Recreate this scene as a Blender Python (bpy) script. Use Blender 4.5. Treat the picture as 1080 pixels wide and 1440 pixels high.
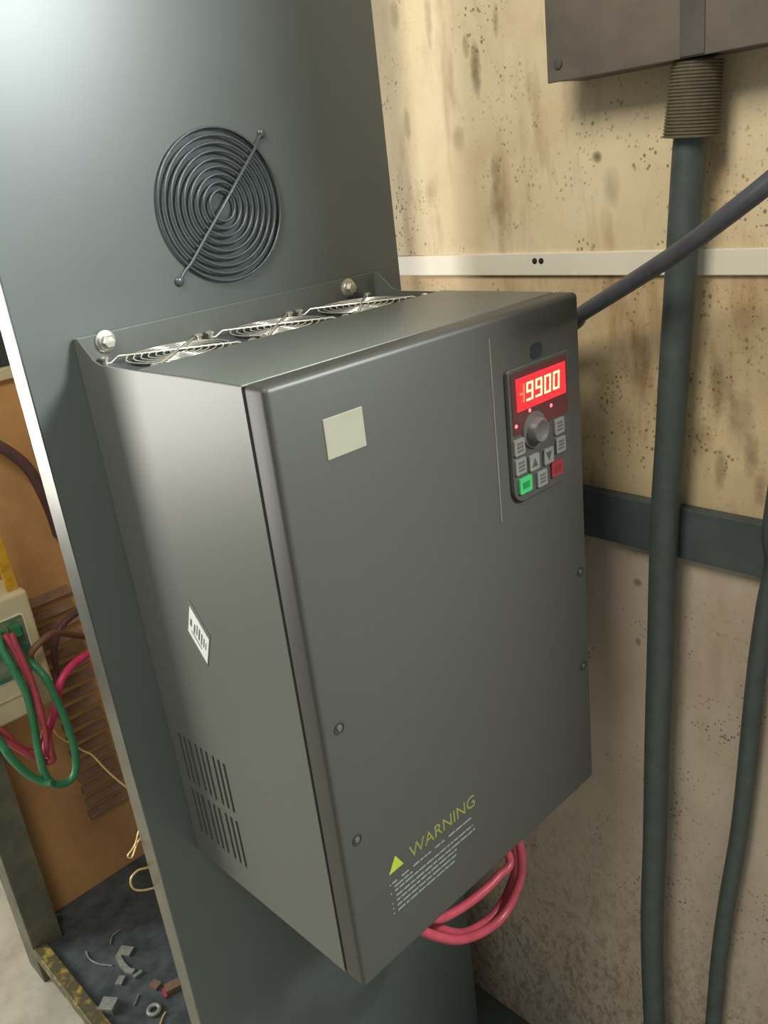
import bpy, bmesh, math, random
from mathutils import Vector, Matrix

# ------------------------------------------------------------------ scene reset
for o in list(bpy.data.objects):
    bpy.data.objects.remove(o, do_unlink=True)
scn = bpy.context.scene
COL = scn.collection
rnd = random.Random(7)

# ------------------------------------------------------------------ camera
CAM = Vector((-0.28793, -0.41142, 0.59199))
RX = Vector((0.709046, -0.695890, -0.113977))
UP = Vector((0.333160, 0.188135, 0.923910))
FW = Vector((0.621497, 0.693067, -0.365239))
FPX = 1220.506
cd = bpy.data.cameras.new('camera')
cam = bpy.data.objects.new('camera', cd)
COL.objects.link(cam)
m = Matrix.Identity(4)
for i in range(3):
    m[i][0], m[i][1], m[i][2], m[i][3] = RX[i], UP[i], -FW[i], CAM[i]
cam.matrix_world = m
cd.sensor_fit = 'VERTICAL'
cd.sensor_height = 36.0
cd.lens = FPX / 1440.0 * 36.0
cd.clip_start = 0.01
scn.camera = cam


def at(px, py, ax, v):
    """world point where the ray through a photo pixel meets the plane axis=v"""
    d = FW + RX * ((px - 540) / FPX) - UP * ((py - 720) / FPX)
    t = (v - CAM[ax]) / d[ax]
    return CAM + d * t


# ------------------------------------------------------------------ world, lights, exposure
w = bpy.data.worlds.new('world')
scn.world = w
w.use_nodes = True
w.node_tree.nodes['Background'].inputs[0].default_value = (0.93, 0.98, 1.0, 1)
w.node_tree.nodes['Background'].inputs[1].default_value = 0.30


def area(name, loc, target, sx, sy, power, col):
    l = bpy.data.lights.new(name, 'AREA')
    l.shape = 'RECTANGLE'
    l.size, l.size_y, l.energy, l.color = sx, sy, power, col
    o = bpy.data.objects.new(name, l)
    COL.objects.link(o)
    o.location = loc
    o.rotation_euler = (Vector(target) - Vector(loc)).to_track_quat('-Z', 'Y').to_euler()
    return o


# daylight of the workshop doorway, behind and to the left of the machine
area('doorway_daylight', (-1.0, 1.55, 0.32), (0.0, 0.1, 0.40), 0.6, 0.75, 24, (1.0, 0.97, 0.90))
# ceiling lamp ahead of the open cabinet (its reflection is the glow on the panel)
area('ceiling_lamp', (0.70, -0.90, 1.05), (0.08, 0.239, 0.74), 0.50, 0.22, 50, (0.93, 1.0, 1.0))
# workshop lamp high up on the left
area('workshop_lamp', (-0.50, -0.15, 1.28), (0.42, 0.15, 0.55), 0.4, 0.4, 10.5, (1.0, 0.95, 0.84))

scn.view_settings.view_transform = 'Standard'
scn.view_settings.look = 'None'
scn.view_settings.gamma = 1.0
scn.view_settings.use_curve_mapping = False
scn.view_settings.exposure = 0.0

# ------------------------------------------------------------------ materials
MATS = {}


def srgb(r, g, b):
    f = lambda c: (c / 255 / 12.92) if c / 255 <= 0.04045 else ((c / 255 + 0.055) / 1.055) ** 2.4
    return (f(r), f(g), f(b), 1)


class NT:
    def __init__(self, name):
        self.m = bpy.data.materials.new(name)
        self.m.use_nodes = True
        self.t = self.m.node_tree
        self.b = self.t.nodes['Principled BSDF']
        self.tc = self.t.nodes.new('ShaderNodeTexCoord')

    def n(self, kind, **kw):
        nd = self.t.nodes.new(kind)
        for k, v in kw.items():
            setattr(nd, k, v)
        return nd

    def l(self, a, b):
        self.t.links.new(a, b)

    def mapping(self, scale, loc=(0, 0, 0), rot=(0, 0, 0)):
        mp = self.n('ShaderNodeMapping')
        mp.inputs['Scale'].default_value = scale
        mp.inputs['Location'].default_value = loc
        mp.inputs['Rotation'].default_value = rot
        self.l(self.tc.outputs['Object'], mp.inputs['Vector'])
        return mp.outputs[0]

    def noise(self, vec, scale, detail=4, rough=0.55):
        nd = self.n('ShaderNodeTexNoise')
        nd.inputs['Scale'].default_value = scale
        nd.inputs['Detail'].default_value = detail
        nd.inputs['Roughness'].default_value = rough
        self.l(vec, nd.inputs['Vector'])
        return nd.outputs['Fac']

    def ramp(self, fac, stops):
        r = self.n('ShaderNodeValToRGB')
        e = r.color_ramp.elements
        while len(e) < len(stops):
            e.new(0.5)
        for i, (p, c) in enumerate(stops):
            e[i].position = p
            e[i].color = c if len(c) == 4 else (*c, 1)
        self.l(fac, r.inputs[0])
        return r.outputs[0]

    def mix(self, fac, a, b, blend='MIX'):
        mx = self.n('ShaderNodeMix', data_type='RGBA', blend_type=blend)
        for s, v in ((0, fac), (6, a), (7, b)):
            if isinstance(v, (int, float)):
                mx.inputs[s].default_value = v
            elif isinstance(v, tuple):
                mx.inputs[s].default_value = v
            else:
                self.l(v, mx.inputs[s])
        return mx.outputs[2]

    def math(self, op, a, b=0.0, clamp=False):
        nd = self.n('ShaderNodeMath', operation=op, use_clamp=clamp)
        for i, v in enumerate((a, b)):
            if isinstance(v, (int, float)):
                nd.inputs[i].default_value = v
            else:
                self.l(v, nd.inputs[i])
        return nd.outputs[0]

    def bump(self, h, strength, dist=0.002):
        b = self.n('ShaderNodeBump')
        b.inputs['Strength'].default_value = strength
        b.inputs['Distance'].default_value = dist
        self.l(h, b.inputs['Height'])
        self.l(b.outputs[0], self.b.inputs['Normal'])


def mat(name, col, rough=0.5, metal=0.0, var=0.12, scale=40, bump=0.0, emit=None, estr=0.0, spec=0.5, coat=0.0):
    if name in MATS:
        return MATS[name]
    k = NT(name)
    v = k.noise(k.tc.outputs['Object'], scale)
    d = tuple(c * (1 - var) for c in col[:3]) + (1,)
    h = tuple(min(1, c * (1 + var)) for c in col[:3]) + (1,)
    k.l(k.ramp(v, [(0.3, d), (0.7, h)]), k.b.inputs['Base Color'])
    k.b.inputs['Roughness'].default_value = rough
    k.b.inputs['Metallic'].default_value = metal
    k.b.inputs['Specular IOR Level'].default_value = spec
    k.b.inputs['Coat Weight'].default_value = coat
    if bump:
        k.bump(v, bump, 0.0005)
    if emit:
        k.b.inputs['Emission Color'].default_value = emit
        k.b.inputs['Emission Strength'].default_value = estr
    MATS[name] = k.m
    return k.m


def wall_material(name, tones, stain, spots=True):
    k = NT(name)
    big = k.noise(k.mapping((1, 7, 2.4)), 2.6, 5)
    streak = k.noise(k.mapping((1, 34, 7.5), rot=(0.10, 0, 0)), 1.0, 5, 0.6)
    blot = k.noise(k.mapping((1, 1, 1)), 9, 6, 0.65)
    base = k.ramp(blot, [(0.25, tones[0]), (0.55, tones[1]), (0.8, tones[2])])
    sf = k.ramp(k.math('MULTIPLY', streak, big), [(0.26, (0, 0, 0)), (0.42, (1, 1, 1))])
    c = k.mix(k.math('MULTIPLY', sf, stain), base, srgb(146, 110, 66))
    # soot specks
    vo = k.n('ShaderNodeTexVoronoi')
    vo.inputs['Scale'].default_value = 190
    k.l(k.mapping((0.2, 1, 0.85)), vo.inputs['Vector'])
    dot = k.math('LESS_THAN', vo.outputs['Distance'], k.math('MULTIPLY', k.noise(k.mapping((1, 1, 1)), 60, 2), 0.46))
    patch = k.ramp(k.noise(k.mapping((1, 1, 1), loc=(3, 1, 5)), 11, 4, 0.7), [(0.50, (0, 0, 0)), (0.62, (1, 1, 1))])
    sp = k.math('MULTIPLY', dot, patch)
    c = k.mix(k.math('MULTIPLY', sp, 0.66), c, srgb(66, 48, 32))
    fine = k.ramp(k.noise(k.mapping((1, 1, 1), loc=(9, 2, 1)), 260, 2), [(0.62, (0, 0, 0)), (0.72, (1, 1, 1))])
    pf = k.ramp(k.noise(k.mapping((1, 1, 1), loc=(1, 7, 2)), 6, 3), [(0.45, (0, 0, 0)), (0.65, (1, 1, 1))])
    c = k.mix(k.math('MULTIPLY', k.math('MULTIPLY', fine, pf), 0.6), c, srgb(96, 72, 46))
    # single drips and spots with a place of their own: pixel, half size (m), tilt, colour strength
    sep = k.n('ShaderNodeSeparateXYZ')
    k.l(k.tc.outputs['Object'], sep.inputs[0])
    wob = k.noise(k.mapping((1, 1, 1)), 90, 3)
    for (px, py, hy, hz, st) in [(669, 98, .0075, .026, .85), (655, 65, .005, .012, .5), (840, 221, .006, .006, .85), (896, 820, .007, .006, .8),
                                 (897, 903, .004, .006, .7), (697, 245, .007, .02, .5), (573, 175, .006, .018, .45),
                                 (602, 25, .006, .03, .35), (555, 22, .007, .016, .4), (697, 30, .004, .016, .45),
                                 (700, 290, .012, .022, .4), (645, 195, .009, .014, .35), (860, 262, .01, .02, .35), (606, 270, .01, .016, .35),
                                 (1010, 545, .012, .03, .45), (1040, 590, .016, .03, .5), (1055, 640, .008, .024, .55), (1012, 660, .007, .024, .55),
                                 (985, 620, .012, .022, .4), (1068, 690, .007, .018, .5), (850, 545, .018, .03, .4), (905, 520, .012, .04, .35)]:
        P = at(px, py, 0, 0.42)
        a = k.math('DIVIDE', k.math('SUBTRACT', sep.outputs[1], P.y), hy)
        b = k.math('DIVIDE', k.math('SUBTRACT', sep.outputs[2], P.z), hz)
        r2 = k.math('ADD', k.math('MULTIPLY', a, a), k.math('MULTIPLY', b, b))
        r2 = k.math('ADD', r2, k.math('MULTIPLY', wob, 1.2))
        msk = k.math('SUBTRACT', 1.55, r2, clamp=True)
        c = k.mix(k.math('MULTIPLY', msk, st), c, srgb(104, 84, 54))
    # coarse grime creeping up from the floor
    gr = k.math('MULTIPLY_ADD' if False else 'MULTIPLY', k.math('SUBTRACT', -0.12, sep.outputs[2], clamp=True), 3.0, clamp=True)
    gn = k.ramp(k.noise(k.mapping((1, 1, 0.55), rot=(0.7, 0, 0)), 120, 4, 0.75), [(0.47, (0, 0, 0)), (0.6, (1, 1, 1))])
    c = k.mix(k.math('MULTIPLY', k.math('MULTIPLY', gr, gn), 0.5), c, srgb(92, 80, 62))
    k.l(c, k.b.inputs['Base Color'])
    k.b.inputs['Roughness'].default_value = 0.62
    k.b.inputs['Specular IOR Level'].default_value = 0.3
    k.bump(blot, 0.12, 0.001)
    return k.m


def two_tone(name, c1, c2, scale, lo, hi, rough=0.6, metal=0.0, stretch=(1, 1, 1), bump=0.2, detail=6):
    k = NT(name)
    v = k.noise(k.mapping(stretch), scale, detail, 0.65)
    k.l(k.ramp(v, [(lo, c1), (hi, c2)]), k.b.inputs['Base Color'])
    k.b.inputs['Roughness'].default_value = rough
    k.b.inputs['Metallic'].default_value = metal
    k.bump(v, bump, 0.0008)
    return k.m


M_WALL = wall_material('stained_cream_panel', (srgb(204, 181, 142), srgb(222, 203, 166), srgb(231, 214, 182)), 0.62)
M_MID = wall_material('browned_cream_panel', (srgb(182, 156, 118), srgb(206, 182, 142), srgb(220, 198, 160)), 0.85)
M_LOWER = wall_material('shade_toned_beige_panel', (srgb(180, 163, 142), srgb(194, 177, 156), srgb(203, 187, 168)), 0.25)  # greyer sheet; the dimmer light low on the wall is put into its tones
M_STRIP = mat('white_painted_strip', srgb(226, 218, 198), 0.45, var=0.05, scale=14)
M_BAR = mat('dark_blue_green_steel', srgb(70, 78, 79), 0.5, var=0.2, scale=20)
def floor_material():
    k = NT('pale_concrete_oil_and_shade')
    v = k.noise(k.mapping((1, 1, 1)), 9, 6, 0.65)
    c = k.ramp(v, [(0.35, srgb(156, 152, 134)), (0.65, srgb(192, 188, 170))])
    sep = k.n('ShaderNodeSeparateXYZ')
    k.l(k.tc.outputs['Object'], sep.inputs[0])
    # shade around the panel foot, with oil, put into the concrete colour
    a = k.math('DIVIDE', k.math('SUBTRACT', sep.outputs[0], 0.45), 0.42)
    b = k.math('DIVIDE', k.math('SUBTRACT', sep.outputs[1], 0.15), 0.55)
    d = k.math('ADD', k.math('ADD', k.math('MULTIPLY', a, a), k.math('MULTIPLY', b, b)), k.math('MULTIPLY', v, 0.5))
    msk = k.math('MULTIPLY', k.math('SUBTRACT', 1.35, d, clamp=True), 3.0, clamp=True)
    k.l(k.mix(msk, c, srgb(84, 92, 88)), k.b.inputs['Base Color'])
    k.b.inputs['Roughness'].default_value = 0.8
    k.bump(v, 0.2, 0.001)
    return k.m


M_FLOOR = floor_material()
M_PANEL = mat('satin_black_sheet_steel', srgb(90, 96, 93), 0.38, var=0.06, scale=9, spec=0.6)
M_EDGE = mat('bare_steel_edge', srgb(140, 140, 134), 0.3, 1.0, var=0.15, scale=22)
M_VFD = mat('grey_satin_powder_coat', srgb(94, 97, 91), 0.38, var=0.04, scale=300, bump=0.05)
M_VFDF = mat('dark_grey_cover_paint', srgb(63, 62, 57), 0.48, var=0.04, scale=300, bump=0.05)
M_LINE = mat('pale_moulding_edge', srgb(108, 104, 98), 0.4)
M_INSIDE = mat('black_interior', srgb(30, 32, 32), 0.8)
M_CHROME = mat('bright_steel_wire', srgb(246, 242, 228), 0.26, 0.88, var=0.05)
M_BOLT = mat('zinc_plated_steel', srgb(206, 204, 190), 0.34, 0.85, var=0.15, scale=200)
M_BLACK = mat('black_plastic', srgb(58, 64, 66), 0.5)
M_FANB = mat('black_fan_wire', srgb(72, 80, 82), 0.32, spec=0.7)
M_DUST = two_tone('dusty_filter_pad', srgb(66, 72, 74), srgb(88, 95, 96), 60, 0.35, 0.7, 0.7, bump=0.3)
M_RUBBER = mat('black_cable_sheath', srgb(70, 78, 75), 0.55, var=0.15, scale=60)
M_RUBB2 = mat('blue_black_cable_sheath', srgb(76, 78, 84), 0.45, var=0.15, scale=60)
M_COIL = mat('grey_flexible_conduit', srgb(96, 88, 68), 0.55, var=0.25, scale=60)
M_BOX = two_tone('brown_grey_box_paint', srgb(88, 80, 70), srgb(112, 102, 90), 14, 0.35, 0.7, 0.5)
M_BOXSTRIP = mat('dark_box_strip', srgb(80, 75, 67), 0.55, var=0.2)
M_ORANGE = two_tone('rusty_orange_paint', srgb(176, 130, 88), srgb(222, 168, 104), 5, 0.3, 0.72, 0.6, bump=0.1)
M_LOUV = two_tone('soiled_louver_paint', srgb(112, 86, 72), srgb(158, 118, 88), 20, 0.3, 0.7, 0.7)
M_POST = two_tone('oily_dark_post', srgb(80, 80, 68), srgb(120, 116, 92), 14, 0.35, 0.75, 0.6)
M_RAIL = two_tone('worn_yellow_rail', srgb(84, 80, 56), srgb(198, 168, 62), 46, 0.5, 0.72, 0.5)
M_TRAY = two_tone('oily_black_tray', srgb(56, 64, 68), srgb(92, 100, 104), 26, 0.35, 0.75, 0.45, bump=0.5)
M_CREAM = mat('cream_plastic', srgb(208, 194, 156), 0.5, var=0.07, scale=16)
M_GREENP = two_tone('green_terminal_plate', srgb(70, 108, 84), srgb(136, 142, 118), 38, 0.42, 0.62, 0.5)
M_WHITE = mat('white_line', srgb(235, 232, 214), 0.5, var=0.03)
M_YELLOW = two_tone('yellow_bar_paint', srgb(170, 118, 30), srgb(222, 170, 42), 40, 0.3, 0.6, 0.5)
M_GW = mat('green_wire', srgb(54, 128, 86), 0.4, var=0.15, scale=50)
M_RW = mat('red_wire', srgb(172, 66, 78), 0.4, var=0.15, scale=50)
M_PINK = mat('pink_wire', srgb(222, 60, 110), 0.4, var=0.1, scale=50)
M_BROWN = mat('brown_wire', srgb(122, 84, 62), 0.5, var=0.15, scale=50)
M_PURPLE = mat('purple_brown_cable', srgb(96, 66, 66), 0.5, var=0.15, scale=50)
M_THIN = mat('pale_thin_wire', srgb(216, 192, 128), 0.4, 0.2)
M_SCRAP = mat('grey_metal_scrap', srgb(148, 152, 146), 0.5, 0.3, var=0.25, scale=120)
M_SCRAPB = mat('brown_scrap', srgb(120, 98, 78), 0.6, var=0.2, scale=120)
M_LABEL = mat('blank_cream_label', srgb(136, 133, 114), 0.5, var=0.05)
M_STICK = mat('white_sticker', srgb(228, 232, 224), 0.45, var=0.04)
M_PRINT = mat('grey_print', srgb(90, 96, 94), 0.6)
M_WTXT = mat('yellow_warning_print', srgb(112, 115, 52), 0.55, var=0.1)
M_WTRI = mat('yellow_triangle_print', srgb(150, 158, 48), 0.5, var=0.08)
M_TXT = mat('pale_grey_print', srgb(116, 121, 116), 0.6, var=0.1)
M_KEYP = mat('keypad_plastic', srgb(64, 62, 59), 0.45, var=0.05)
M_FILTER = mat('dark_red_filter', srgb(58, 36, 35), 0.4, emit=(1, 0.03, 0.05, 1), estr=0.04)
M_GLOW = mat('lit_red_display_window', srgb(120, 10, 14), 0.3, emit=(1.0, 0.035, 0.05, 1), estr=0.95)
M_DIGIT = mat('led_digit', srgb(255, 120, 60), 0.4, emit=(1.0, 0.62, 0.22, 1), estr=3.2)
M_DIM = mat('dim_led_digit', srgb(200, 50, 30), 0.4, emit=(1.0, 0.22, 0.06, 1), estr=1.2)
M_LED = mat('red_led', srgb(230, 80, 90), 0.3, emit=(1.0, 0.16, 0.22, 1), estr=1.6)
M_BTN = mat('pale_grey_button', srgb(112, 110, 103), 0.5, var=0.05)
M_BTNC = mat('grey_button_face', srgb(78, 76, 71), 0.5, var=0.05)
M_BTNG = mat('green_button', srgb(58, 158, 86), 0.4, var=0.05)
M_BTNGD = mat('green_button_print', srgb(24, 116, 58), 0.4)
M_BTNR = mat('red_button', srgb(122, 42, 46), 0.4, var=0.05)
M_BTNRD = mat('red_button_print', srgb(112, 32, 36), 0.4)
M_KNOB = mat('grey_knob', srgb(80, 76, 72), 0.45, var=0.05)

# ------------------------------------------------------------------ mesh helpers
ROOT = {}


def thing(name, label, cat, loc=(0, 0, 0), group=None):
    o = bpy.data.objects.new(name, None)
    COL.objects.link(o)
    o.empty_display_size = 0.02
    o.location = loc
    ROOT[o.name] = Vector(loc)
    tag(o, label, cat, group)
    return o


def tag(o, label=None, cat=None, group=None, kind=None):
    if label: o['label'] = label
    if cat: o['category'] = cat
    if group: o['group'] = group
    if kind: o['kind'] = kind
    return o


def root_loc(p):
    while p.parent is not None:
        p = p.parent
    return ROOT.get(p.name, Vector((0, 0, 0)))


def obj(name, bm, material, parent=None, bevel=0.0, seg=2, smooth=False, label=None, origin=None):
    """bm holds world coordinates; becomes ONE mesh object"""
    bmesh.ops.remove_doubles(bm, verts=bm.verts, dist=1e-7)
    if bevel:
        es = [e for e in bm.edges if len(e.link_faces) == 2 and e.calc_face_angle(0) > 0.6]
        bmesh.ops.bevel(bm, geom=es, offset=bevel, segments=seg, affect='EDGES', profile=0.5)
    bmesh.ops.recalc_face_normals(bm, faces=bm.faces)
    off = root_loc(parent) if parent is not None else (Vector(origin) if origin is not None else Vector((0, 0, 0)))
    bmesh.ops.translate(bm, verts=bm.verts, vec=-off)
    me = bpy.data.meshes.new(name)
    bm.to_mesh(me)
    bm.free()
    if smooth:
        for p in me.polygons: p.use_smooth = True
        if bevel or smooth == 'auto':
            me.set_sharp_from_angle(angle=math.radians(50))
    me.materials.append(material)
    o = bpy.data.objects.new(name, me)
    COL.objects.link(o)
    if parent is not None:
        o.parent = parent
    elif origin is not None:
        o.location = off
        ROOT[o.name] = off
    if label: o['label'] = label
    return o


def box(x0, x1, y0, y1, z0, z1, bm=None):
    bm = bm or bmesh.new()
    v = [bm.verts.new((x, y, z)) for x in (x0, x1) for y in (y0, y1) for z in (z0, z1)]
    for f in ((0, 1, 3, 2), (4, 6, 7, 5), (0, 4, 5, 1), (2, 3, 7, 6), (0, 2, 6, 4), (1, 5, 7, 3)):
        bm.faces.new([v[i] for i in f])
    return bm


def prism(poly, vec, bm=None):
    """polygon of 3D points extruded along vec"""
    bm = bm or bmesh.new()
    vec = Vector(vec)
    a = [bm.verts.new(p) for p in poly]
    b = [bm.verts.new(Vector(p) + vec) for p in poly]
    n = len(poly)
    bm.faces.new(a)
    bm.faces.new(b[::-1])
    for i in range(n):
        bm.faces.new((a[i], b[i], b[(i + 1) % n], a[(i + 1) % n]))
    return bm


def frame_of(d):
    d = d.normalized()
    u = d.cross(Vector((0, 0, 1)))
    if u.length < 1e-3: u = d.cross(Vector((1, 0, 0)))
    u.normalize()
    return u, d.cross(u).normalized()


def smooth_path(pts, sub=8):
    P = [Vector(p) for p in pts]
    P = [P[0] * 2 - P[1]] + P + [P[-1] * 2 - P[-2]]
    out = []
    for i in range(1, len(P) - 2):
        a, b, c, d = P[i - 1], P[i], P[i + 1], P[i + 2]
        for s in range(sub):
            t = s / sub
            out.append(0.5 * ((2 * b) + (c - a) * t + (2 * a - 5 * b + 4 * c - d) * t * t + (3 * b - a - 3 * c + d) * t ** 3))
    out.append(P[-2])
    return out


def tube(pts, r, n=10, bm=None, closed=False, radii=None):
    bm = bm or bmesh.new()
    N = len(pts)
    rings = []
    u = None
    for i, p in enumerate(pts):
        d = (pts[(i + 1) % N] - pts[i - 1]) if closed else (pts[min(i + 1, N - 1)] - pts[max(i - 1, 0)])
        d = d.normalized()
        if u is None:
            u, v = frame_of(d)
        else:
            u = (u - d * u.dot(d)).normalized()
            v = d.cross(u)
        rr = radii[i] if radii else r
        rings.append([bm.verts.new(p + (u * math.cos(2 * math.pi * k / n) + v * math.sin(2 * math.pi * k / n)) * rr) for k in range(n)])
    M = N if closed else N - 1
    for i in range(M):
        a, b = rings[i], rings[(i + 1) % N]
        if closed and i == N - 1:   # align seam
            best = min(range(n), key=lambda s: (a[0].co - b[s].co).length)
            b = b[best:] + b[:best]
        for k in range(n):
            bm.faces.new((a[k], a[(k + 1) % n], b[(k + 1) % n], b[k]))
    if not closed:
        bm.faces.new(rings[0][::-1])
        bm.faces.new(rings[-1])
    return bm


def cable(name, pts, r, material, label, cat='cable', group=None, n=12, sub=8):
    o = obj(name, tube(smooth_path(pts, sub), r, n), material, None, smooth='auto', origin=pts[0])
    return tag(o, label, cat, group)


def ring(c, axis, R, r, n=40, m=6, bm=None):
    u, v = frame_of(Vector(axis))
    pts = [Vector(c) + (u * math.cos(2 * math.pi * i / n) + v * math.sin(2 * math.pi * i / n)) * R for i in range(n)]
    return tube(pts, r, m, bm, closed=True)


def lathe(c, axis, prof, n=24, bm=None):
    """profile [(distance along axis, radius)]"""
    bm = bm or bmesh.new()
    ax = Vector(axis).normalized()
    u, v = frame_of(ax)
    rings = []
    for h, r in prof:
        if r < 1e-6:
            rings.append([bm.verts.new(Vector(c) + ax * h)])
        else:
            rings.append([bm.verts.new(Vector(c) + ax * h + (u * math.cos(2 * math.pi * k / n) + v * math.sin(2 * math.pi * k / n)) * r) for k in range(n)])
    for a, b in zip(rings, rings[1:]):
        for k in range(n):
            q = [a[k % len(a)], a[(k + 1) % len(a)], b[(k + 1) % len(b)], b[k % len(b)]]
            q = list(dict.fromkeys(q))
            if len(q) > 2: bm.faces.new(q)
    for rg, rev in ((rings[0], True), (rings[-1], False)):
        if len(rg) > 2: bm.faces.new(rg[::-1] if rev else rg)
    return bm


def hole_plate(x0, x1, z0, z1, cx, cz, R, y0, y1, n=48):
    """plate in the xz plane, y0..y1, with a round hole"""
    bm = bmesh.new()
    out, inn = [], []
    for i in range(n):
        a = 2 * math.pi * i / n
        c, s = math.cos(a), math.sin(a)
        t = min(((x1 - cx) / c if c > 1e-9 else 1e9), ((x0 - cx) / c if c < -1e-9 else 1e9),
                ((z1 - cz) / s if s > 1e-9 else 1e9), ((z0 - cz) / s if s < -1e-9 else 1e9))
        out.append((cx + c * t, cz + s * t))
        inn.append((cx + c * R, cz + s * R))
    # snap nearest outer points onto the corners
    for X in (x0, x1):
        for Z in (z0, z1):
            k = min(range(n), key=lambda i: abs(math.atan2(out[i][1] - cz, out[i][0] - cx) - math.atan2(Z - cz, X - cx)))
            out[k] = (X, Z)
    L = []
    for y in (y0, y1):
        L.append(([bm.verts.new((x, y, z)) for x, z in out], [bm.verts.new((x, y, z)) for x, z in inn]))
    for i in range(n):
        j = (i + 1) % n
        for o_, i_ in L:
            bm.faces.new((o_[i], o_[j], i_[j], i_[i]))
        bm.faces.new((L[0][0][i], L[0][0][j], L[1][0][j], L[1][0][i]))
        bm.faces.new((L[0][1][i], L[0][1][j], L[1][1][j], L[1][1][i]))
    return bm


def text_mesh(body, x0, x1, z0, h, y, thick=0.0003, shear=0.0):
    """lettering on the xz plane facing -y, fitted between x0 and x1"""
    cu = bpy.data.curves.new('lettering', 'FONT')
    cu.body = body
    cu.shear = shear
    tmp = bpy.data.objects.new('lettering', cu)
    COL.objects.link(tmp)
    me = bpy.data.meshes.new_from_object(tmp)
    bpy.data.objects.remove(tmp, do_unlink=True)
    bm = bmesh.new()
    bm.from_mesh(me)
    xs = [v.co.x for v in bm.verts]
    ys = [v.co.y for v in bm.verts]
    sx = (x1 - x0) / (max(xs) - min(xs))
    sy = h / (max(ys) - min(ys))
    mx, my = min(xs), min(ys)
    for v in bm.verts:
        v.co = Vector((x0 + (v.co.x - mx) * sx, y, z0 + (v.co.y - my) * sy))
    r = bmesh.ops.extrude_face_region(bm, geom=bm.faces[:])
    bmesh.ops.translate(bm, verts=[e for e in r['geom'] if isinstance(e, bmesh.types.BMVert)], vec=(0, -thick, 0))
    return bm


# ------------------------------------------------------------------ the setting
XW = 0.42          # face of the stained side wall
FZ = -0.62         # floor
W, H, D, CV = 0.32, 0.4819, 0.2392, 0.0225   # drive: width, height, depth, cover depth
ZF = 0.4988        # top of the drive's back plate

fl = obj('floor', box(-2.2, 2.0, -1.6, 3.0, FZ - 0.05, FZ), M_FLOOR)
tag(fl, kind='structure')

Z_S0, Z_S1 = 0.4795, 0.5005     # white strip
Z_B0, Z_B1 = 0.2185, 0.270      # dark bar
wl = obj('wall_right', box(XW + 0.012, XW + 0.03, -0.34, 1.6, FZ, 1.25), M_INSIDE)
tag(wl, kind='structure')
obj('wall_panel', box(XW, XW + 0.0118, -0.338, 1.598, Z_S1 - 0.004, 1.25), M_WALL, wl, 0.001)
obj('wall_panel', box(XW + 0.0015, XW + 0.0118, -0.338, 1.598, Z_B1 - 0.02, Z_S0 + 0.004), M_MID, wl, 0.001)
obj('wall_panel', box(XW + 0.001, XW + 0.0118, -0.338, 1.598, FZ + 0.001, Z_B0 + 0.02), M_LOWER, wl, 0.001)
t1 = obj('trim_1', box(XW - 0.003, XW + 0.0008, -0.338, 1.598, Z_S0, Z_S1), M_STRIP, None, 0.0008)
tag(t1, kind='structure')
p = at(752, 367, 0, XW - 0.003)
for k in range(2):
    obj('rivet', lathe((XW - 0.0025, p.y - 0.004 * k * 1.9, p.z), (-1, 0, 0), [(0, 0.003), (0.0014, 0.0026), (0.002, 0)], 10), M_INSIDE, t1, smooth=True)
t2 = obj('trim_2', box(XW - 0.012, XW + 0.0006, -0.338, 1.598, Z_B0, Z_B1), M_BAR, None, 0.0015)
tag(t2, kind='structure')

# ------------------------------------------------------------------ sheet steel mounting panel
PX0, PX1, PZ1 = -0.0425, 0.3575, 1.15
FC = (0.155, 0.579)      # centre of the panel fan
PY = D + 0.0006
pn = thing('mounting_panel', 'tall black sheet steel mounting panel with bare metal left edge', 'panel', (0.157, PY + 0.01, FZ))
obj('sheet', hole_plate(PX0 + 0.0012, PX1, FZ, PZ1, FC[0], FC[1], 0.0615, PY, PY + 0.003), M_PANEL, pn)
obj('edge_flange', box(PX0, PX0 + 0.0012, PY + 0.0004, PY + 0.024, FZ, PZ1), M_EDGE, pn, label='bare metal edge flange')
obj('edge_flange', box(PX1 - 0.0025, PX1, PY + 0.003, PY + 0.024, FZ, PZ1), M_PANEL, pn)
obj('light_blocker_plate', box(PX1 - 0.0055, PX1 - 0.003, PY + 0.0032, PY + 0.17, FZ, 0.16), M_PANEL, pn)  # unseen plate, added to keep doorway light off the lower wall

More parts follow.
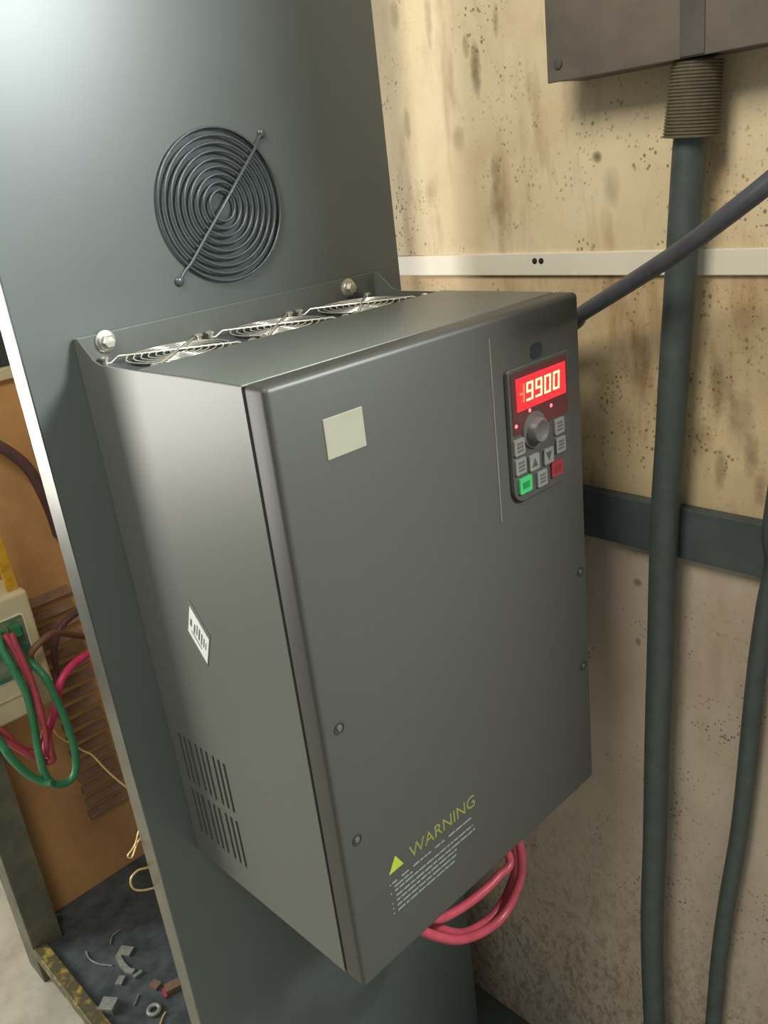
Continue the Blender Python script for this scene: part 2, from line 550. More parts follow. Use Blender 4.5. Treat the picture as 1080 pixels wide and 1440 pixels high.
# axial fan behind the panel with a wire guard in front
fn = thing('panel_fan', 'black axial fan with round wire guard set in the black panel', 'fan', (FC[0], PY, FC[1] - 0.06))
obj('frame', hole_plate(FC[0] - 0.06, FC[0] + 0.06, FC[1] - 0.06, FC[1] + 0.06, FC[0], FC[1], 0.0575, PY + 0.0034, PY + 0.036), M_BLACK, fn)
obj('back_cover', lathe((FC[0], PY + 0.0365, FC[1]), (0, 1, 0), [(0, 0.0598), (0.003, 0.0598), (0.003, 0)], 36), M_BLACK, fn)
obj('hub', lathe((FC[0], PY + 0.034, FC[1]), (0, -1, 0), [(0, 0.021), (0.022, 0.021), (0.024, 0.019), (0.024, 0)], 28), M_BLACK, fn, smooth='auto')
for k in range(7):
    bm = bmesh.new()
    rows = []
    for i in range(6):
        rr = 0.0205 + (0.056 - 0.0205) * i / 5
        row = []
        for j in range(4):
            s = j / 3 - 0.5
            a = 2 * math.pi * k / 7 + s * 0.85 + 0.35 * (i / 5)
            row.append(bm.verts.new((FC[0] + rr * math.cos(a), PY + 0.023 - s * 0.018, FC[1] + rr * math.sin(a))))
        rows.append(row)
    for i in range(5):
        for j in range(3):
            bm.faces.new((rows[i][j], rows[i + 1][j], rows[i + 1][j + 1], rows[i][j + 1]))
    r = bmesh.ops.extrude_face_region(bm, geom=bm.faces[:])
    bmesh.ops.translate(bm, verts=[e for e in r['geom'] if isinstance(e, bmesh.types.BMVert)], vec=(0, 0.0015, 0))
    obj('blade', bm, M_BLACK, fn, smooth='auto')
obj('filter_pad', lathe((FC[0], PY + 0.0032, FC[1]), (0, -1, 0), [(0, 0.0606), (0.0018, 0.0606), (0.0018, 0)], 48), M_DUST, fn, label='dusty dark filter pad behind the guard')
gy = PY - 0.0028
for i in range(9):
    obj('guard_ring', ring((FC[0], gy, FC[1]), (0, 1, 0), 0.0125 + i * 0.00605, 0.0011, 56, 6), M_FANB, fn, smooth=True)
for s in (1,):
    e = 0.0525
    pts = [Vector((FC[0] - e, PY - 0.0012, FC[1] - s * e)), Vector((FC[0] - e + 0.006, PY - 0.0012, FC[1] - s * (e - 0.006))),
           Vector((FC[0] - e + 0.011, gy - 0.0014, FC[1] - s * (e - 0.011))), Vector((FC[0] + e - 0.011, gy - 0.0014, FC[1] + s * (e - 0.011))),
           Vector((FC[0] + e - 0.006, PY - 0.0012, FC[1] + s * (e - 0.006))), Vector((FC[0] + e, PY - 0.0012, FC[1] + s * e))]
    obj('guard_bar', tube(pts, 0.0014 if s == 1 else 0.0009, 8), M_FANB, fn, smooth='auto')
for sx in (-1, 1):
    for sz in (sx,):
        obj('screw', lathe((FC[0] + sx * 0.0535, PY - 0.0002, FC[1] + sz * 0.0535), (0, -1, 0), [(0, 0.0042), (0.0016, 0.004), (0.0028, 0.0025), (0.003, 0)], 16), M_FANB, fn, smooth='auto')

# ------------------------------------------------------------------ the frequency drive
vf = thing('frequency_drive', 'large dark grey frequency drive with lit red display, bolted to black panel', 'frequency drive', (W / 2, D / 2, 0))
TH = 0.0016
YB = D - 0.0022         # front of the back plate
YFAN = 0.149            # where the top sheet ends and the fan shelf begins


def side_sheet(x0, x1, slots):
    """side of the case in the yz plane with vent slots cut out and the slanted ear at the back"""
    ys, zs = {CV + 0.0012, YB}, {0.0, H - 0.0012}
    for (a, b, c, d) in slots:
        ys |= {a, b}
        zs |= {c, d}
    ys, zs = sorted(ys), sorted(zs)
    bm = bmesh.new()
    V = {(i, j): bm.verts.new((x0, y, z)) for i, y in enumerate(ys) for j, z in enumerate(zs)}
    for i in range(len(ys) - 1):
        for j in range(len(zs) - 1):
            cy, cz = (ys[i] + ys[i + 1]) / 2, (zs[j] + zs[j + 1]) / 2
            if any(a < cy < b and c < cz < d for a, b, c, d in slots): continue
            bm.faces.new((V[i, j], V[i + 1, j], V[i + 1, j + 1], V[i, j + 1]))
    # ear
    z = H - 0.0012
    k = max(i for i, y in enumerate(ys) if True)
    e1 = bm.verts.new((x0, YB, ZF))
    e2 = bm.verts.new((x0, YB - 0.004, ZF))
    e3 = bm.verts.new((x0, YB - 0.024, z + 0.0025))
    e4 = bm.verts.new((x0, YB - 0.034, z))
    bm.faces.new((V[k, len(zs) - 1], e1, e2, e3, e4))
    r = bmesh.ops.extrude_face_region(bm, geom=bm.faces[:])
    bmesh.ops.translate(bm, verts=[e for e in r['geom'] if isinstance(e, bmesh.types.BMVert)], vec=(x1 - x0, 0, 0))
    return bm


slots = []
for row in range(2):
    z1 = 0.1445 - row * 0.061
    z0 = z1 - 0.0525
    for g in range(3):
        for s in range(3):
            yc = 0.2205 - g * 0.0272 - s * 0.0083
            slots.append((yc - 0.0018, yc + 0.0018, z0, z1))
sd = obj('side_panel', side_sheet(0.0, TH, slots), M_VFD, vf)
obj('side_panel', side_sheet(W - TH, W, []), M_VFD, vf)
obj('slot_backing', box(0.009, 0.0105, 0.13, 0.232, 0.02, 0.16), M_INSIDE, vf)
# top sheet with a rounded front-to-back edge, bottom sheet, back plate with the ears
obj('top_panel', box(0.0, W, CV + 0.0012, YFAN, H - 0.0025, H), M_VFD, vf, 0.0012, 3, smooth=True)
obj('bottom_panel', box(TH, W - TH, CV + 0.0012, YB, 0.0, 0.0016), M_VFD, vf)
obj('back_plate', box(0.0, W, YB, D, 0.0, ZF), M_VFD, vf, 0.0006)
obj('fan_shelf', box(TH, W - TH, YFAN - 0.003, YB, 0.4675, 0.4695), M_INSIDE, vf)
obj('shelf_riser', box(TH, W - TH, YFAN - 0.0035, YFAN - 0.002, 0.4695, H - 0.0026), M_VFD, vf)
# front cover
obj('front_cover', box(-0.0006, W + 0.0006, 0.0, CV, -0.0006, H + 0.0004), M_VFDF, vf, 0.0042, 4, smooth=True)
obj('cover_gap', box(0.0012, W - 0.0012, CV - 0.0002, CV + 0.0014, 0.001, H - 0.0012), M_INSIDE, vf)
# cover screws
for (px, py) in [(477, 1024), (502, 1181), (817, 803), (820, 936)]:
    P = at(px, py, 1, 0)
    s = obj('cover_screw', lathe((min(P.x, 0.309), 0.0003, P.z), (0, -1, 0), [(0, 0.0046), (0.0008, 0.0046), (0.0008, 0.0036), (-0.001, 0.0034), (-0.001, 0.0022), (0.0002, 0.0018), (0.0004, 0)], 18), M_INSIDE, vf, smooth='auto')
    obj('screw_head', lathe((min(P.x, 0.309), -0.0002, P.z), (0, -1, 0), [(0, 0.0024), (0.0006, 0.0022), (0.001, 0)], 12), M_KNOB, s, smooth='auto')
# vertical moulding line left of the keypad
obj('moulding_line', box(0.2035, 0.2047, -0.0007, 0.0003, 0.322, 0.468), M_LINE, vf, 0.0003)

# hex bolts that hold the back plate to the panel
for (px, py) in [(148, 480), (489, 405)]:
    P = at(px, py, 1, YB)
    b = obj('washer', lathe((P.x, YB, P.z), (0, -1, 0), [(0, 0.0088), (0.0012, 0.0088), (0.0016, 0.0082), (0.0016, 0.006)], 28), M_BOLT, vf, smooth='auto')
    obj('bolt_head', lathe((P.x, YB - 0.0016, P.z), (0, -1, 0), [(0, 0.0068), (0.0022, 0.0068), (0.0024, 0.0058), (0.0024, 0.0052)], 24), M_BOLT, b, smooth='auto')
    obj('bolt_head', lathe((P.x, YB - 0.0038, P.z), (0, -1, 0), [(0, 0.0056), (0.0034, 0.0056), (0.0042, 0.0046), (0.0044, 0)], 6), M_BOLT, b)

# three fans with bright wire guards on the shelf
FP, FYC = 0.0985, 0.1930
E = 0.0395
for i in range(3):
    cx = W / 2 + (i - 1) * FP
    c0 = Vector((cx, FYC, 0.4725))
    bm = hole_plate(cx - 0.0465, cx + 0.0465, -0.0412, 0.0412, cx, 0.0, 0.0385, 0, 0.006, 40)
    for v in bm.verts:
        v.co = Vector((v.co.x, FYC + v.co.z, 0.4697 + v.co.y))
    fr = obj('top_fan', bm, M_BLACK, vf, smooth=False)
    obj('fan_hub', lathe((cx, FYC, 0.4697), (0, 0, 1), [(0, 0.016), (0.0045, 0.016), (0.005, 0.0145), (0.005, 0)], 24), M_BLACK, fr, smooth='auto')
    gz = 0.4788
    for k in range(7):
        R = 0.0065 + k * 0.0057
        obj('guard_ring', ring((cx, FYC, gz), (0, 0, 1), R, 0.00062, 44, 6), M_CHROME, fr, smooth=True)
    for s in (1, -1):
        zr = gz + 0.0016
        pts = [Vector((cx - E - .004, FYC + s * (E - .001), gz - 0.003)), Vector((cx - E, FYC + s * (E - .003), gz - 0.0028)), Vector((cx - E + 0.005, FYC + s * (E - 0.007), zr)),
               Vector((cx, FYC, zr)), Vector((cx + E - 0.005, FYC - s * (E - 0.007), zr)), Vector((cx + E, FYC - s * (E - .003), gz - 0.0028)), Vector((cx + E + .004, FYC - s * (E - .001), gz - 0.003))]
        obj('guard_rib', tube(pts, 0.00105, 8), M_CHROME, fr, smooth='auto')
    for sx in (-1, 1):
        for sy in (-1, 1):
            obj('guard_screw', lathe((cx + sx * (E + 0.004), FYC + sy * (E - .001), 0.4757), (0, 0, 1), [(0, 0.0022), (0.004, 0.0022), (0.004, 0.0036), (0.0052, 0.0036), (0.0062, 0.002), (0.0063, 0)], 14), M_CHROME, fr, smooth='auto')

# side sticker, a slanted white lozenge with a dark border and print
q = [at(px, py, 0, 0) for px, py in [(266, 843), (296, 895), (293, 938), (264, 888)]]
cen = sum(q, Vector()) / 4
st = obj('side_sticker', prism([Vector((-0.0004, cen.y + (p.y - cen.y) * 1.0, cen.z + (p.z - cen.z) * 1.0)) for p in q], (0.0004, 0, 0)), M_PRINT, vf, label='slanted white sticker with grey print')


def lz(u, v, x):      # u along top->right edge, v along top->left edge (0..1)
    pnt = q[0] + (q[1] - q[0]) * u + (q[3] - q[0]) * v
    return Vector((x, pnt.y, pnt.z))


def lz_quad(u0, u1, v0, v1, x, t=0.0002):
    return prism([lz(u0, v0, x), lz(u1, v0, x), lz(u1, v1, x), lz(u0, v1, x)], (t, 0, 0))


obj('sticker_face', lz_quad(0.05, 0.97, 0.14, 0.9, -0.0006), M_STICK, st)
for (u0, u1, v0, v1) in [(0.12, 0.2, 0.42, 0.62), (0.3, 0.36, 0.4, 0.66), (0.42, 0.46, 0.3, 0.6), (0.52, 0.58, 0.3, 0.62), (0.64, 0.69, 0.32, 0.64), (0.75, 0.79, 0.34, 0.6), (0.85, 0.88, 0.36, 0.58), (0.2, 0.7, 0.72, 0.75)]:
    obj('print_mark', lz_quad(u0, u1, v0, v1, -0.0008), M_PRINT, st)

# blank label on the cover
obj('blank_label', box(0.0390, 0.0727, -0.0007, 0.0002, 0.4254, 0.4522), M_LABEL, vf, 0.0003, 1)

# warning print
YT = -0.0002
tr = obj('warning_triangle', prism([(0.0398, YT, 0.0845), (0.0560, YT, 0.0845), (0.0484, YT, 0.0978)], (0, 0.0004, 0)), M_WTRI, vf)
obj('warning_lettering', text_mesh('WARNING', 0.0635, 0.1432, 0.0828, 0.0118, YT + 0.0003), M_WTXT, vf)
rows = [(0.0745, 0.0415, 0.138, 1), (0.0700, 0.0435, 0.0640, 0), (0.0658, 0.0435, 0.138, 1), (0.0604, 0.0440, 0.1405, 0), (0.0556, 0.0440, 0.116, 1), (0.0505, 0.0440, 0.1145, 1), (0.0455, 0.0440, 0.113, 1)]
for k, (z, xa, xb, bullet) in enumerate(rows):
    bm = bmesh.new()
    if bullet: box(0.0388, 0.0400, YT, YT + 0.0004, z - 0.0006, z + 0.0006, bm)
    x = xa
    while x < xb:
        wd = min(rnd.uniform(0.003, 0.011), xb - x)
        z_ = z - (x - xa) * 0.012
        box(x, x + wd, YT, YT + 0.0004, z_ - 0.00065, z_ + 0.00065, bm)
        x += wd + 0.0011 + (0.004 if k == 0 and rnd.random() < 0.3 else 0)
    obj('fine_print_line', bm, M_TXT, vf)

# keypad
YK = -0.0035
kx0, kx1, kz0, kz1 = 0.2185, 0.2975, 0.3315, 0.4405


def rrect(x0, x1, z0, z1, r, y, n=5, rt=None):
    pts = []
    rt = r if rt is None else rt
    for (cx, cz, a0, r_) in ((x1 - rt, z1 - rt, 0, rt), (x0 + rt, z1 - rt, 90, rt), (x0 + r, z0 + r, 180, r), (x1 - r, z0 + r, 270, r)):
        for k in range(n + 1):
            a = math.radians(a0 + 90 * k / n)
            pts.append(Vector((cx + r_ * math.cos(a), y, cz + r_ * math.sin(a))))
    return pts


kp = obj('keypad', prism(rrect(kx0, kx1, kz0, kz1, 0.013, YK, 5, 0.003), (0, -YK + 0.0003, 0)), M_KEYP, vf, 0.0008, 2)
obj('bezel', prism(rrect(kx0 + 0.003, kx1 - 0.003, 0.3885, kz1 - 0.003, 0.002, YK - 0.0006), (0, 0.0008, 0)), M_FILTER, kp, label='dark red filter around the display')
obj('grip_notch', prism(rrect(0.253, 0.2675, kz1 + 0.001, kz1 + 0.0125, 0.004, -0.0006), (0, 0.0008, 0)), M_INSIDE, kp)
obj('display_window', box(0.2270, 0.2915, YK - 0.0011, YK - 0.0004, 0.4062, 0.4322), M_GLOW, kp, label='glowing red display window')


def seven_seg(x, z, w_, h_, segs, y, t=0.0021):
    bm = bmesh.new()
    g = 0.0003
    sl = 0.0012           # slant
    S = {'a': (0, h_ - t, w_, h_), 'g': (0, h_ / 2 - t / 2, w_, h_ / 2 + t / 2), 'd': (0, 0, w_, t),
         'f': (0, h_ / 2, t, h_), 'b': (w_ - t, h_ / 2, w_, h_), 'e': (0, 0, t, h_ / 2), 'c': (w_ - t, 0, w_, h_ / 2)}
    for s in segs:
        x0, z0, x1, z1 = S[s]
        pts = [(x + a + sl * (b / h_), y, z + b) for a, b in ((x0 + g, z0 + g), (x1 - g, z0 + g), (x1 - g, z1 - g), (x0 + g, z1 - g))]
        prism(pts, (0, 0.0005, 0), bm)
    return bm


for k, sg in enumerate(('abcdfg', 'abcdfg', 'abcdef', 'abcdef')):
    obj('digit', seven_seg(0.2385 + k * 0.0117, 0.4122, 0.0088, 0.0150, sg, YK - 0.0015), M_DIGIT, kp)
obj('digit', seven_seg(0.2300, 0.4122, 0.0062, 0.0150, 'bcg', YK - 0.0015), M_DIM, kp, label='dim unlit digit')
for (px, py) in [(744, 577), (774, 570), (725, 600)]:
    P = at(px, py, 1, YK)
    obj('led', lathe((P.x, YK - 0.0004, P.z), (0, -1, 0), [(0, 0.0017), (0.0006, 0.0015), (0.001, 0)], 12), M_LED, kp, smooth=True)
P = at(762, 606, 1, -0.012)
kb = obj('knob', lathe((P.x + 0.001, YK + 0.0005, P.z), (0, -1, 0), [(0, 0.0150), (0.0020, 0.0148), (0.0022, 0.0108), (0.0080, 0.0100), (0.0092, 0.0090), (0.0092, 0.0075), (0.0084, 0.0066), (0.0084, 0)], 36), M_KNOB, kp, smooth='auto')
BT = [('button', 731, 628, M_BTN, M_BTNC, 0), ('button', 733, 655, M_BTN, M_BTNC, 0), ('button', 752, 650, M_BTN, M_BLACK, 1), ('button', 772, 642, M_BTN, M_BLACK, -1),
      ('button', 787, 601, M_BTN, M_BTNC, 0), ('button', 789, 627, M_BTN, M_BTNC, 0), ('button', 763, 673, M_BTN, M_BTNC, 0),
      ('button', 740, 681, M_BTNG, M_BTNGD, 2), ('button', 784, 660, M_BTNR, M_BTNRD, 2)]
for (nm, px, py, m1, m2, sym) in BT:
    P = at(px, py, 1, YK - 0.0015)
    hw, hh = (0.0078, 0.0066) if sym == 2 else (0.0064, 0.0066)
    zc = P.z + (P.x - 0.24) * 0.035
    obj(nm, prism(rrect(P.x - hw, P.x + hw, zc - hh, zc + hh, 0.0012, YK - 0.0018, 3), (0, 0.002, 0)), m1, kp,
        label={M_BTNG: 'green button', M_BTNR: 'red button'}.get(m1))
    yy = YK - 0.0021
    if sym in (1, -1):
        bm = prism([(P.x - 0.0036, yy, zc - 0.0036 * sym), (P.x + 0.0036, yy, zc - 0.0036 * sym), (P.x, yy, zc + 0.0036 * sym)], (0, 0.0004, 0))
    elif sym == 2:
        bm = box(P.x - 0.0044, P.x + 0.0044, yy, yy + 0.0004, zc - 0.0028, zc + 0.0028)
    else:
        bm = bmesh.new()
        for j in (-1, 0, 1):
            box(P.x - 0.0034, P.x + 0.0040, yy, yy + 0.0004, zc - 0.0009 + j * 0.0030, zc + 0.0009 + j * 0.0030, bm)
    obj('button_print', bm, m2, kp)

# red output leads looping under the drive
YR = 0.055


def rp(px, py, y=YR): return at(px, py, 1, y)


cable('red_lead', [(0.100, 0.075, 0.0), rp(572, 1290), rp(600, 1312), rp(650, 1321), rp(700, 1296), rp(727, 1250), rp(733, 1200), (0.262, 0.07, -0.02), (0.262, 0.075, 0.0)], 0.0048, M_RW,
      'red lead under the drive, lowest and longest of its loops', 'lead')
cable('red_lead', [(0.116, 0.082, 0.0), rp(588, 1284, .068), rp(612, 1303, .068), rp(652, 1312, .068), rp(694, 1287, .068), rp(718, 1246, .068), rp(726, 1200, .068), (0.262, 0.082, -0.02), (0.262, 0.086, 0.0)], 0.0048, M_RW,
      'red lead under the drive, nested inside the lowest loop', 'lead')
cable('red_lead', [(0.118, 0.062, 0.0), rp(588, 1262, .055), rp(596, 1284, .055), rp(616, 1292, .055), rp(640, 1282, .055), rp(672, 1260, .055), rp(700, 1233, .055), rp(716, 1205, .058), (0.236, 0.088, -0.02), (0.236, 0.09, 0.0)], 0.0046, M_RW,
      'short red lead rising straight along the drive bottom', 'lead')

# ------------------------------------------------------------------ wall cables and box
BXF = XW - 0.05           # front face of the wall box
pb = at(770, 118, 0, BXF)
by1 = pb.y
jb = thing('wall_box', 'brown grey steel box mounted high on the stained wall', 'electrical box', (XW - 0.025, by1 - 0.2, pb.z))
obj('body', box(BXF + 0.0025, XW - 0.0003, by1 - 0.40, by1 - 0.001, pb.z + 0.001, pb.z + 0.40), M_BOX, jb, 0.001)
obj('cover', box(BXF, BXF + 0.0024, by1 - 0.401, by1, pb.z, pb.z + 0.401), M_BOX, jb, 0.0008)
for (px, py) in [(785, 90)]:
    P = at(px, py, 0, BXF)
    obj('screw', lathe((BXF + 0.0002, P.y, P.z), (-1, 0, 0), [(0, 0.0042), (0.0016, 0.0038), (0.0024, 0)], 14), M_KNOB, jb, smooth='auto')
pa, pc = at(957, 30, 0, BXF), at(992, 30, 0, BXF)
obj('cover_strip', box(BXF - 0.0012, BXF + 0.0002, pc.y, pa.y, pb.z + 0.001, pb.z + 0.40), M_BOXSTRIP, jb, 0.0004)  # darker vertical band on the box cover, built as a thin strip

XC = XW - 0.0285
cp = [(982, 40), (979, 95), (975, 150), (969, 215), (963, 300), (957, 390), (948, 520), (942, 620), (935, 720), (932, 800), (928, 930), (924, 1050), (921, 1180), (917, 1290), (918, 1380), (921, 1470)]
pts = [at(x, y, 0, XC) for x, y in cp]
pts[0] = Vector((XC, pts[1].y, pb.z - 0.0005))
pts.append(Vector((XC, pts[-1].y, FZ + 0.0135)))
pts = [p for i, p in enumerate(pts) if i == 0 or p.z < pts[0].z - 0.005]
vc = thing('wall_cable', 'thick black cable hanging down stained wall from the steel box, with ribbed sleeve', 'cable', (XC, pts[-1].y, FZ))
obj('sheath', tube(smooth_path(pts, 6), 0.0128, 16), M_RUBBER, vc, smooth='auto')
cz0, cz1 = at(975, 192, 0, XC).z, pb.z - 0.001
ya, yb = at(972, 192, 0, XC).y, at(981, 95, 0, XC).y
bm = bmesh.new()
N = 22
prof = []
path, rad = [], []
for i in range(N * 4 + 1):
    t = i / (N * 4)
    path.append(Vector((XC, ya + (yb - ya) * t, cz0 + (cz1 - cz0) * t)))
    rad.append(0.0205 - 0.0025 * t + (0.0011 if (i % 4) in (1, 2) else 0))
obj('ribbed_sleeve', tube(path, 0, 20, bm, radii=rad), M_COIL, vc, smooth='auto', label='ribbed flexible sleeve')

pts = [at(x, y, 0, XW - 0.0125) for x, y in [(1096, 735), (1090, 790), (1078, 850), (1066, 930), (1057, 1010), (1048, 1100), (1038, 1180), (1022, 1270), (1011, 1350), (1003, 1440)]]
pts = [Vector((pts[0].x - 0.014, pts[0].y - 0.02, pb.z - 0.0005)), pts[0] + Vector((-0.014, -0.008, 0.1)), pts[0] + Vector((-0.012, 0, 0))] + pts[1:] + [Vector((XW - 0.0125, pts[-1].y + 0.01, FZ + 0.009))]
cable('thin_cable', pts, 0.0088, M_RUBBER, 'thin black cable curving down the wall beside the thick cable', 'cable')


def onray(px, py, dist):
    d = (FW + RX * ((px - 540) / FPX) - UP * ((py - 720) / FPX)).normalized()
    return CAM + d * dist


cable('slanting_cable', [(0.385, 0.33, 0.37), (0.388, 0.20, 0.40), onray(790, 461, 0.83), onray(820, 440, 0.80), onray(880, 402, 0.75), onray(960, 350, 0.69), onray(1020, 305, 0.655), onray(1080, 258, 0.63), onray(1150, 200, 0.62), onray(1260, 110, 0.63), onray(1420, -20, 0.72), onray(1560, -160, 0.9), onray(1640, -330, 1.1)],
      0.0069, M_RUBB2, 'dark cable slanting upward across the white strip, emerging behind the drive', 'cable')

# ------------------------------------------------------------------ orange machine behind the panel
YO = 0.92
TZ = -0.5525
mc = thing('machine_cabinet', 'rusty orange machine cabinet with louvered vents and dark corner post', 'machine', (0.2, YO + 0.15, FZ))
ztop = at(0, 535, 1, YO).z
obj('front_panel', box(0.006, 0.4, YO, YO + 0.004, FZ + 0.002, ztop), M_ORANGE, mc)
obj('side_panel', box(0.004, 0.0058, YO + 0.004, YO + 0.40, TZ + 0.004, ztop), M_ORANGE, mc)
obj('top_rim', box(0.004, 0.4, YO - 0.012, YO + 0.40, ztop + 0.0005, ztop + 0.018), M_CREAM, mc, 0.002)
obj('top_block', box(0.12, 0.3, YO + 0.0, YO + 0.06, ztop + 0.0185, ztop + 0.07), M_BLACK, mc, 0.002)
obj('corner_post', box(-0.047, 0.0035, YO - 0.06, YO + 0.0, FZ, ztop), M_POST, mc, 0.002, label='dark oily corner post')
for k in range(17):
    z = 0.02 - k * 0.0262
    x0 = 0.118 + rnd.uniform(-0.001, 0.001)
    obj('louver', prism([(x0, YO - 0.0002, z), (x0, YO - 0.0105, z - 0.012), (x0, YO - 0.0095, z - 0.0135), (x0, YO - 0.0002, z - 0.0105)], (0.072, 0, 0)), M_LOUV, mc)

dt = thing('drip_tray', 'oily black drip tray with worn yellow rail at machine foot', 'tray', (0.15, 0.6, FZ))
obj('tray_floor', prism([(-0.024, 0.285, TZ - 0.008), (0.345, 0.285, TZ - 0.008), (0.345, YO - 0.0005, TZ - 0.008), (0.006, YO - 0.0005, TZ - 0.008), (0.006, YO - 0.062, TZ - 0.008), (-0.024, YO - 0.062, TZ - 0.008)], (0, 0, 0.008)), M_TRAY, dt)
obj('rail', box(-0.0475, -0.0245, 0.285, YO - 0.061, TZ - 0.014, TZ + 0.010), M_RAIL, dt, 0.002, label='worn yellow rail')
for y in (0.31, 0.60):
    obj('foot', box(-0.044, -0.028, y, y + 0.04, FZ, TZ - 0.0145), M_POST, dt)

# cream terminal box on the post
YT_ = 0.785
a, b = at(42, 832, 1, YT_), at(80, 987, 1, YT_)
bx1, bz1, bz0 = (a.x + b.x) / 2, 0.094, -0.092
tb = thing('terminal_box', 'cream plastic terminal box with green terminal plate', 'terminal box', (bx1 - 0.07, YT_ + 0.03, bz0))
obj('body', box(bx1 - 0.15, bx1, YT_, YO - 0.0605, bz0, bz1), M_CREAM, tb, 0.004, 2)
g0, g1 = at(30, 862, 1, YT_), at(53, 936, 1, YT_)
gx1, gz1, gz0 = (g0.x + g1.x) / 2, g0.z, g1.z - 0.004
obj('rim', prism(rrect(bx1 - 0.137, gx1 + 0.001, gz0 - 0.001, gz1 + 0.001, 0.004, YT_ - 0.0012), (0, 0.0014, 0)), M_WHITE, tb, label='thin white rim')
tp = obj('terminal_plate', prism(rrect(bx1 - 0.1355, gx1 - 0.0012, gz0 + 0.0008, gz1 - 0.0008, 0.0035, YT_ - 0.002), (0, 0.001, 0)), M_GREENP, tb, label='mottled green terminal plate')
for k in range(5):
    x = gx1 - 0.018 - k * 0.0215
    t = obj('terminal', box(x - 0.007, x + 0.007, YT_ - 0.014, YT_ - 0.0021, gz1 - 0.027, gz1 - 0.009), M_GW, tp, 0.0012)
obj('lid_ledge', box(bx1 - 0.149, bx1 - 0.001, YT_ - 0.0022, YT_ + 0.0003, bz0 + 0.036, bz0 + 0.0385), M_CREAM, tb)

# yellow bar above it
ya0, ya1 = at(-12, 742, 1, YT_ + 0.02), at(19, 836, 1, YT_ + 0.02)
ob = obj('yellow_bar', prism([(ya1.x - 0.008, YT_ + 0.015, bz1 + 0.0003), (ya1.x + 0.008, YT_ + 0.015, bz1 + 0.0003), (ya1.x + 0.004, YT_ + 0.015, bz1 + 0.155), (ya1.x - 0.010, YT_ + 0.015, bz1 + 0.155)], (0, 0.006, 0)), M_YELLOW, None, 0.0008, origin=(ya1.x, YT_ + 0.018, bz1))
tag(ob, 'yellow painted bar standing upright on the cream terminal box', 'bar')


def wp(px, py, y=0.74): return at(px, py, 1, y)


cable('green_wire', [wp(-4, 890, .768), wp(4, 915, .755), wp(20, 943, .74), wp(36, 972, .735), wp(46, 1010), wp(53, 1050), wp(62, 1085), wp(75, 1102), wp(95, 1100), wp(106, 1085), wp(105, 1055), wp(94, 1018), wp(80, 985), wp(65, 955), wp(50, 938, .757), wp(36, 926, .768), wp(27, 912, .773)], 0.0056, M_GW,
      'green wire looping down and back up in front of terminal box', 'wire')
cable('green_wire', [wp(-30, 1020, .765), wp(-14, 1026, .755), wp(0, 1043, .75), wp(14, 1064), wp(36, 1086), wp(60, 1099), wp(74, 1100, .728)], 0.0056, M_GW,
      'green wire sagging below the cream terminal box from its underside', 'wire')
cable('red_wire', [wp(6, 892, .762), wp(14, 903, .756), wp(24, 922, .748), wp(36, 945, .74), wp(47, 970, .735), wp(54, 995, .735), wp(62, 1020, .735), wp(69, 1040, .735), wp(73, 1060, .74), wp(75, 1068, .745), wp(66, 1072, .75), wp(52, 1067, .755), wp(38, 1060, .757), wp(26, 1053, .762), wp(10, 1043, .77), wp(-10, 1030, .78)], 0.0046, M_RW,
      'thick red wire running down from green plate and hooking back', 'wire')
cable('red_wire', [wp(16, 890, .755), wp(22, 906, .748), wp(33, 930, .738), wp(44, 955, .732), wp(53, 982, .729), wp(60, 1008, .729), wp(64, 1030, .729), wp(66, 1050, .735), wp(70, 1064, .757)], 0.0042, M_RW,
      'thinner red wire lying alongside the thick red wire', 'wire')
cable('red_wire', [wp(-10, 1018, .78), wp(8, 1030, .772), wp(24, 1045, .768), wp(38, 1053, .768), wp(50, 1051, .77), wp(58, 1040, .775), wp(62, 1022, .775)], 0.0028, M_RW,
      'thin red wire hanging in a shallow curve under terminal box', 'wire')
cable('pink_wire', [wp(140, 905, .80), wp(124, 919, .79), wp(108, 930, .78), wp(94, 944, .77), wp(84, 962, .765), wp(80, 985, .765), wp(76, 1003, .768), wp(70, 1022, .772), wp(66, 1040, .775), wp(63, 1056, .775), wp(58, 1064, .775)], 0.0058, M_PINK,
      'bright pink wire emerging from behind the black panel edge', 'wire')
cable('brown_wire', [wp(40, 928, .77), wp(46, 915, .765), wp(58, 902, .765), wp(70, 893, .77), wp(84, 890, .79), wp(104, 893, .82), wp(126, 896, .85)], 0.005, M_BROWN,
      'brown wire arching over the right edge of terminal box', 'wire')
cable('brown_wire', [wp(118, 855, .86), wp(104, 864, .855), wp(90, 876, .85), wp(80, 893, .845), wp(76, 915, .845), wp(79, 942, .845), wp(81, 965, .85)], 0.0055, M_PURPLE,
      'dull purple brown wire curving down beside the louvers', 'wire')
cable('purple_cable', [wp(-60, 612, .909), wp(-44, 610, .90), wp(-24, 615, .885), wp(0, 628, .88), wp(22, 642, .88), wp(42, 662, .88), wp(58, 690, .885), wp(72, 722, .90), wp(82, 752, .909)], 0.0085, M_PURPLE,
      'purple brown cable curving across the bare upper orange face', 'cable')
cable('thin_wire', [wp(70, 1020, .80), wp(84, 1036, .80), wp(104, 1048, .80), wp(118, 1056, .80), wp(130, 1062, .79), wp(145, 1078, .78), wp(163, 1095, .77), wp(182, 1110, .76)], 0.0015, M_THIN,
      'thin straw coloured wire stretching from red wires to panel edge', 'wire', n=6)
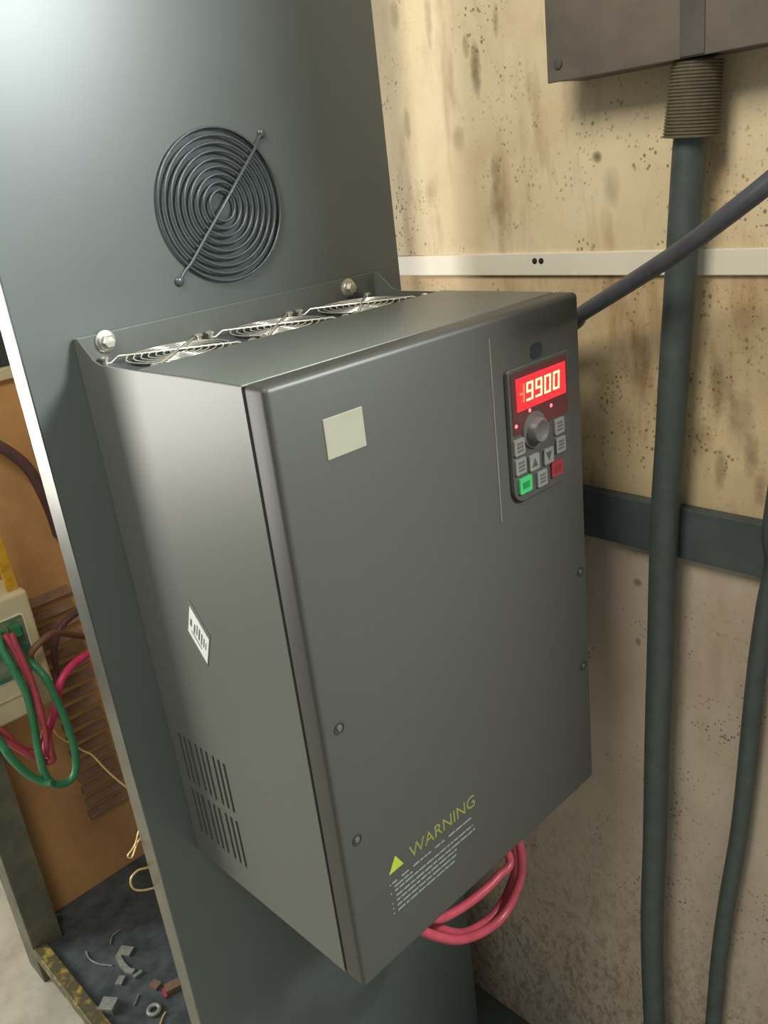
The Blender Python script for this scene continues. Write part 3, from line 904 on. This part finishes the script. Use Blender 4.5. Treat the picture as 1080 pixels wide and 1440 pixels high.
cable('thin_wire', [wp(212, 1158, .272), wp(197, 1166, .272), wp(190, 1188, .272), wp(180, 1203, .272), wp(186, 1205, .272), wp(194, 1184, .272), wp(204, 1174, .272), wp(216, 1170, .272)], 0.0009, M_THIN,
      'short thin wire folded into a narrow hairpin beside the panel edge', 'wire', n=6)
cable('thin_wire', [wp(232, 1212, .272), wp(212, 1219, .272), wp(194, 1224, .272), wp(184, 1236, .272), wp(187, 1249, .272), wp(200, 1252, .272), wp(220, 1248, .272), wp(238, 1246, .272)], 0.0010, M_THIN,
      'thin pale wire in a round open loop beside the panel edge', 'wire', n=6)

# ------------------------------------------------------------------ scraps in the tray


def tp_(px, py, h=0.0): return at(px, py, 2, TZ + h)


def scrap_strip(name, pix, w_, material, label, cat='scrap', h=0.004):
    P = [tp_(x, y, h) for x, y in pix]
    bm = bmesh.new()
    L, R_ = [], []
    for i, p in enumerate(P):
        d = P[min(i + 1, len(P) - 1)] - P[max(i - 1, 0)]
        n_ = Vector((-d.y, d.x, 0)).normalized() * w_ / 2
        L.append(p + n_)
        R_.append(p - n_)
    poly = L + R_[::-1]
    prism([Vector((p.x, p.y, TZ + 0.0004)) for p in poly], (0, 0, h), bm)
    o = obj(name, bm, material, None, origin=(P[0].x, P[0].y, TZ))
    return tag(o, label, cat)


scrap_strip('metal_scrap', [(174, 1330), (166, 1345), (172, 1356), (180, 1364), (188, 1366)], 0.009, M_SCRAP, 'bent grey metal strip lying in the drip tray')
scrap_strip('metal_scrap', [(183, 1331), (176, 1343)], 0.014, M_SCRAP, 'small grey metal offcut inside the crook of the bent strip')
scrap_strip('metal_scrap', [(199, 1365), (188, 1373)], 0.006, M_SCRAP, 'narrow grey metal sliver beside the bent strip')
scrap_strip('metal_scrap', [(172, 1372), (166, 1384)], 0.011, M_SCRAP, 'grey rectangular offcut below the bent strip')
scrap_strip('plastic_scrap', [(156, 1402), (147, 1420)], 0.024, M_SCRAP, 'broad grey chunk beside the yellow rail', h=0.012)
scrap_strip('plastic_scrap', [(252, 1380), (232, 1390)], 0.016, M_SCRAPB, 'brownish chip next to the panel foot', h=0.008)
scrap_strip('plastic_scrap', [(222, 1379), (214, 1388)], 0.016, M_SCRAPB, 'small brown square chip in the drip tray', h=0.006)
scrap_strip('wire_scrap', [(229, 1390), (234, 1402)], 0.004, M_RW, 'short reddish wire stub by the brown chips', h=0.004)
P = tp_(217, 1421, 0.002)
o = obj('washer', ring(P + Vector((0, 0, 0.0016)), (0, 0, 1), 0.0085, 0.0035, 22, 8), M_SCRAP, None, smooth=True, origin=(P.x, P.y, TZ))
tag(o, 'loose grey ring washer lying in the drip tray', 'washer')
cable('wire_scrap', [tp_(233, 1423, .0022), tp_(229, 1430, .0022), tp_(225, 1441, .0022)], 0.0016, M_THIN, 'pale straight wire clipping beside the loose washer', 'wire', n=6)
cable('wire_scrap', [tp_(121, 1338, .002), tp_(126, 1348, .002), tp_(138, 1355, .002), tp_(158, 1358, .002)], 0.0013, M_SCRAP, 'fine grey wire curl left of the bent strip', 'wire', n=6)
cable('wire_scrap', [tp_(155, 1328, .002), tp_(158, 1316, .002), tp_(168, 1308, .002)], 0.0011, M_SCRAP, 'faint grey wire curl above the bent strip', 'wire', n=6)
cable('wire_scrap', [tp_(195, 1398, .002), tp_(191, 1408, .002), tp_(188, 1414, .002)], 0.0013, M_SCRAP, 'tiny grey wire clipping between chunk and washer', 'wire', n=6)
